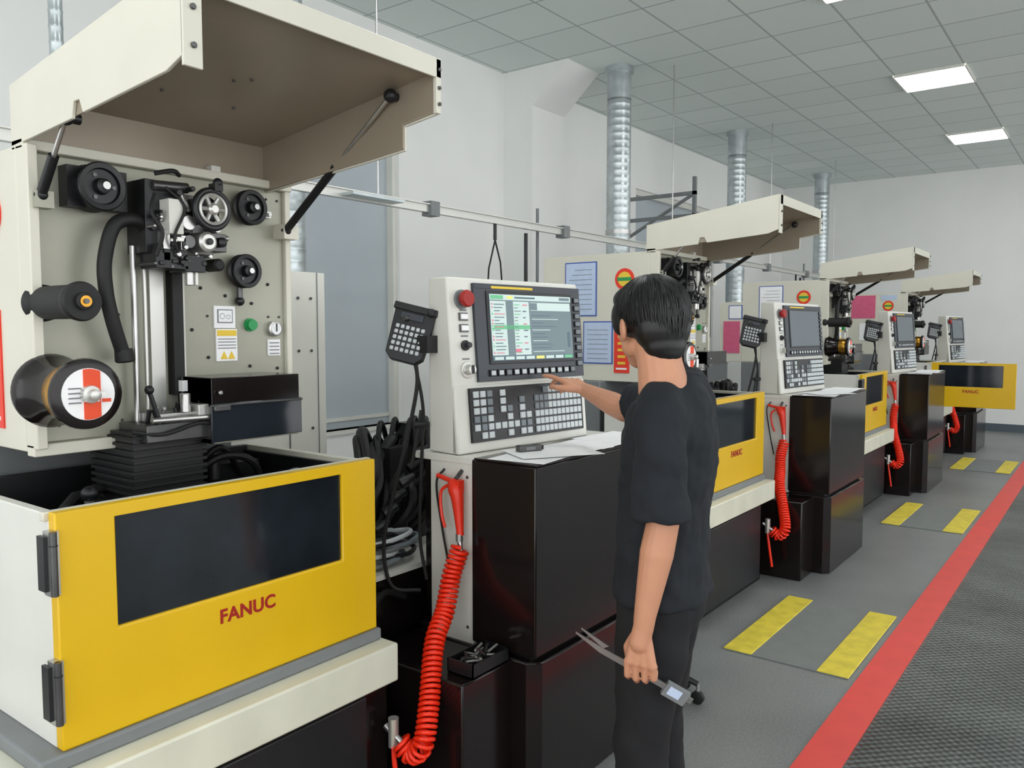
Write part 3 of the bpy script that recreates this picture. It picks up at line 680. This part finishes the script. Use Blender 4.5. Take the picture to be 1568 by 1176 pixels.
# t-shirt
b=B()
b.loft([(0,.02,.85,.178,.132),(0,.02,.92,.172,.127),(0,.02,1.02,.166,.123),(0,.015,1.12,.170,.125),(0,.005,1.22,.180,.128),(0,0,1.31,.188,.126),(0,-.005,1.37,.182,.112),(0,-.01,1.42,.150,.090),(0,-.012,1.455,.096,.071),(0,-.005,1.475,.070,.064)],'shirt',sq=2.2)
b.chain([(-.13,-.005,1.385),(-.183,-.005,1.345),(-.205,-.012,1.26),(-.213,-.015,1.18)],[.064,.068,.067,.067],'shirt'); b.cyl((-.213,-.015,1.20),(-.214,-.018,1.105),.067,'shirt',.075,n=24)
b.chain([(.14,0,1.385),(.19,.04,1.365),(.25,.10,1.355)],[.066,.072,.070],'shirt'); b.cyl((.25,.10,1.355),(.32,.17,1.345),.068,'shirt',.072,n=24)
organic(b,'t_shirt',.0075,9,.026,.085)
# arms
def hand_left(b):
    b.chain([(-.222,.022,.83),(-.222,.03,.79)],[.026,.028],'skin')
    for i,y in enumerate((.056,.038,.018,-.002)):
        b.chain([(-.222,.028+(y-.028)*.5,.80),(-.224,y,.738-.002*i)],[.014,.0125],'skin')
    L=[.040,.044,.041,.033]
    for i,y in enumerate((.061,.039,.016,-.006)):
        l=L[i]; z=.738-.002*i
        p0=Vector((-.224,y,z)); p1=p0+Vector((.006,.002,-l)); p2=p1+Vector((.024,.002,-l*.35)); p3=p2+Vector((.014,.0,l*.42))
        b.chain([p0,p1,p2,p3],[.0102,.0088,.0082,.0073],'skin')
    b.chain([(-.214,.045,.80),(-.20,.066,.765),(-.192,.066,.735),(-.188,.055,.712)],[.014,.0125,.0105,.0085],'skin')
b=B()
b.chain([(-.18,-.005,1.34),(-.211,-.018,1.2),(-.2085,-.022,1.10)],[.04,.045,.041],'skin')
b.chain([(-.2085,-.022,1.10),(-.213,-.008,1.02),(-.222,.018,.86),(-.222,.022,.825)],[.041,.043,.0285,.0262],'skin')
hand_left(b)
organic(b,'left_arm',.0032,2)
# right arm
def RL(p):  # world -> person local
    dx,dy=p[0]-2.019,p[1]-.976; c,s=math.cos(math.radians(15)),math.sin(math.radians(15))
    return Vector((dx*c+dy*s,-dx*s+dy*c,p[2]))
wr=RL((2.50,1.548,1.36)); tip=RL((2.548,1.752,1.427))
b=B(); el=Vector((.415,.235,1.315))
b.chain([(.18,.03,1.35),(.30,.14,1.345),el],[.04,.045,.04],'skin')
b.chain([el,el.lerp(wr,.3),el.lerp(wr,.85),wr],[.04,.041,.029,.0265],'skin')
d=(tip-wr).normalized(); side=d.cross(Vector((0,0,1))).normalized(); up=side.cross(d).normalized()
kn=[]
for i,sx in enumerate((-.034,-.012,.011,.033)):
    k=wr+d*(.092-.004*abs(i-1))+side*sx+up*.004; kn.append(k)
    b.chain([wr+side*sx*.5,wr+d*.045+side*sx*.85,k],[.0155,.0145,.0120],'skin')
LF=[(.045,.027,.022),(.046,.030,.024),(.043,.028,.022),(.034,.022,.019)]
bend=[(.02,.12,.15),(.25,.5,.5),(.4,.7,.6),(.35,.6,.5)]
for i in range(4):
    p=kn[i]; a=0; pts=[p]; spread=side*((-.16,-.04,.08,.22)[i])
    for l,bn in zip(LF[i],bend[i]):
        a+=bn; p=p+((d+spread).normalized()*math.cos(a)-up*math.sin(a))*l; pts.append(p)
    b.chain(pts,[.0102,.009,.0083,.0073],'skin')
b.chain([wr+d*.02-side*.02,wr+d*.05-side*.045-up*.01,wr+d*.085-side*.062-up*.018,wr+d*.112-side*.062-up*.024],[.016,.013,.0112,.0088],'skin')
organic(b,'right_arm',.0032,2)
# head (own frame, faces +Y)
HP=empty('head',(-.03,.058,1.584),(math.radians(-7),0,math.radians(-43))); HP.parent=P
b=B()
b.ell((0,-.012,.03),(.077,.096,.09),'skin',n=28,k=18); b.ell((0,.03,-.035),(.06,.062,.062),'skin'); b.ell((0,.052,-.075),(.034,.034,.03),'skin'); b.ell((0,.055,.035),(.06,.035,.04),'skin')
b.ell((.045,.02,-.045),(.022,.04,.03),'skin'); b.ell((-.045,.02,-.045),(.022,.04,.03),'skin'); b.ell((.038,.058,-.015),(.022,.02,.02),'skin'); b.ell((-.038,.058,-.015),(.022,.02,.02),'skin')
b.chain([(0,.088,.015),(0,.103,-.012),(0,.108,-.024)],[.008,.0105,.0125],'skin'); b.ell((.012,.097,-.026),(.008,.009,.007),'skin'); b.ell((-.012,.097,-.026),(.008,.009,.007),'skin')
b.ell((0,.085,.038),(.05,.012,.01),'skin'); b.ell((0,.085,-.052),(.024,.012,.012),'skin')
b.chain([(0,-.025,-.04),(0,-.04,-.10),(0,-.050,-.17)],[.060,.060,.068],'skin')
for s in(-1,1):
    R=Matrix.Rotation(s*.35,3,'Z')
    b.ell((s*.086,-.005,-.002),(.009,.019,.031),'skin',R); b.ell((s*.082,.0,-.022),(.009,.012,.014),'skin',R)
organic(b,'face',.0038,2,parent=HP)
b=B()
for s in(-1,1):
    b.ell((s*.031,.080,.012),(.0125,.011,.009),'eyew'); b.ell((s*.031,.0885,.012),(.0055,.004,.0055),'black'); b.tube([(s*.014,.093,.034),(s*.03,.094,.038),(s*.048,.084,.034)],.0035,'hair')
b.tube([(-.022,.092,-.052),(0,.0975,-.0505),(.022,.092,-.052)],.004,'lip'); b.tube([(-.017,.093,-.058),(0,.098,-.059),(.017,.093,-.058)],.0045,'lip')
put(b.mesh('facial_features'),'facial_features',HP)
b=B()
b.ell((0,-.018,.046),(.095,.113,.095),'hair',n=28,k=18); b.ell((0,-.058,.0),(.082,.068,.08),'hair'); b.ell((0,-.066,-.05),(.062,.048,.05),'hair'); b.ell((0,-.068,-.070),(.048,.040,.036),'hair'); b.ell((0,.05,.084),(.072,.052,.044),'hair')
b.ell((.078,.022,.03),(.018,.032,.048),'hair'); b.ell((-.078,.022,.03),(.018,.032,.048),'hair')
organic(b,'hair',.005,4,parent=HP)
b=B(); random.seed(11)
def scalp(e,az,off):
    s_,c_=math.sin(e),math.cos(e)
    x=.095*math.cos(az)*s_; y=.113*math.sin(az)*s_; z=.095*c_
    if e>math.pi/2:
        t=e-math.pi/2; x=.095*math.cos(az)*(1-.42*t*t); y=.113*math.sin(az)*(1-.16*t*t); z=-.110*t
    n=Vector((x/.0088,y/.0125,z/.0085)).normalized()
    return Vector((0,-.018,.046))+Vector((x,y,z))+n*off
for i in range(2600):
    az=random.uniform(0,2*math.pi); s_=math.sin(az); e0=random.uniform(.03,1.7)
    lim=1.15 if s_>.45 else (1.72 if s_>-.05 else (2.0 if s_>-.4 else 2.45))
    lim+=random.uniform(-.14,.06); e1=min(e0+random.uniform(.45,.8),lim)
    if e1<e0+.2: continue
    da=random.uniform(-.07,.07); off=random.uniform(-.0025,.0015)
    pts=[scalp(e0+(e1-e0)*t,az+da*t*t,off+.001*t*t) for t in(0,.2,.4,.6,.8,1)]
    b.tube(pts,[.0005,.0015,.0018,.0017,.0013,.0003],'hair',5)
put(b.mesh('hair_strands'),'hair_strands',HP)
b=B(); b.M=Matrix.Translation((0,-.008,1.472))@Matrix.Rotation(math.radians(12),4,'X')@Matrix.Diagonal((1.05,.98,1,1)); b.ring((0,0,0),(0,0,1),.067,.009,'shirt',32,8); put(b.mesh('collar'),'collar',P)
# caliper in left hand
b=B(); ax=Vector((.375*.86,-.927*.86,-.5)).normalized()
c0=Vector((-.199,.03,.70)); n1=ax.cross(Vector((1,0,0))).normalized(); n2=ax.cross(n1).normalized()
Mx=Matrix((( ax.x,n1.x,n2.x,c0.x),(ax.y,n1.y,n2.y,c0.y),(ax.z,n1.z,n2.z,c0.z),(0,0,0,1))); b.M=Mx
b.box(-.12,.15,-.008,.008,-.0018,.0018,'steel'); b.box(.07,.135,-.022,.018,-.007,.007,'grey'); b.box(.08,.115,-.012,.012,-.0085,.0085,'bluep')
b.prism([(-.12,-.008),(-.20,.006),(-.202,.010),(-.12,.008)],2,-.0018,.0018,'steel'); b.prism([(-.12,.008),(-.195,.024),(-.196,.028),(-.11,.02)],2,-.0018,.0018,'steel')
put(b.mesh('caliper'),'caliper',P)
# ------------------------------------------------------------------ world
w=bpy.data.worlds.new('world'); S.world=w; w.use_nodes=True
bg=w.node_tree.nodes['Background']; bg.inputs[0].default_value=(.98,.99,1,1); bg.inputs[1].default_value=2.35
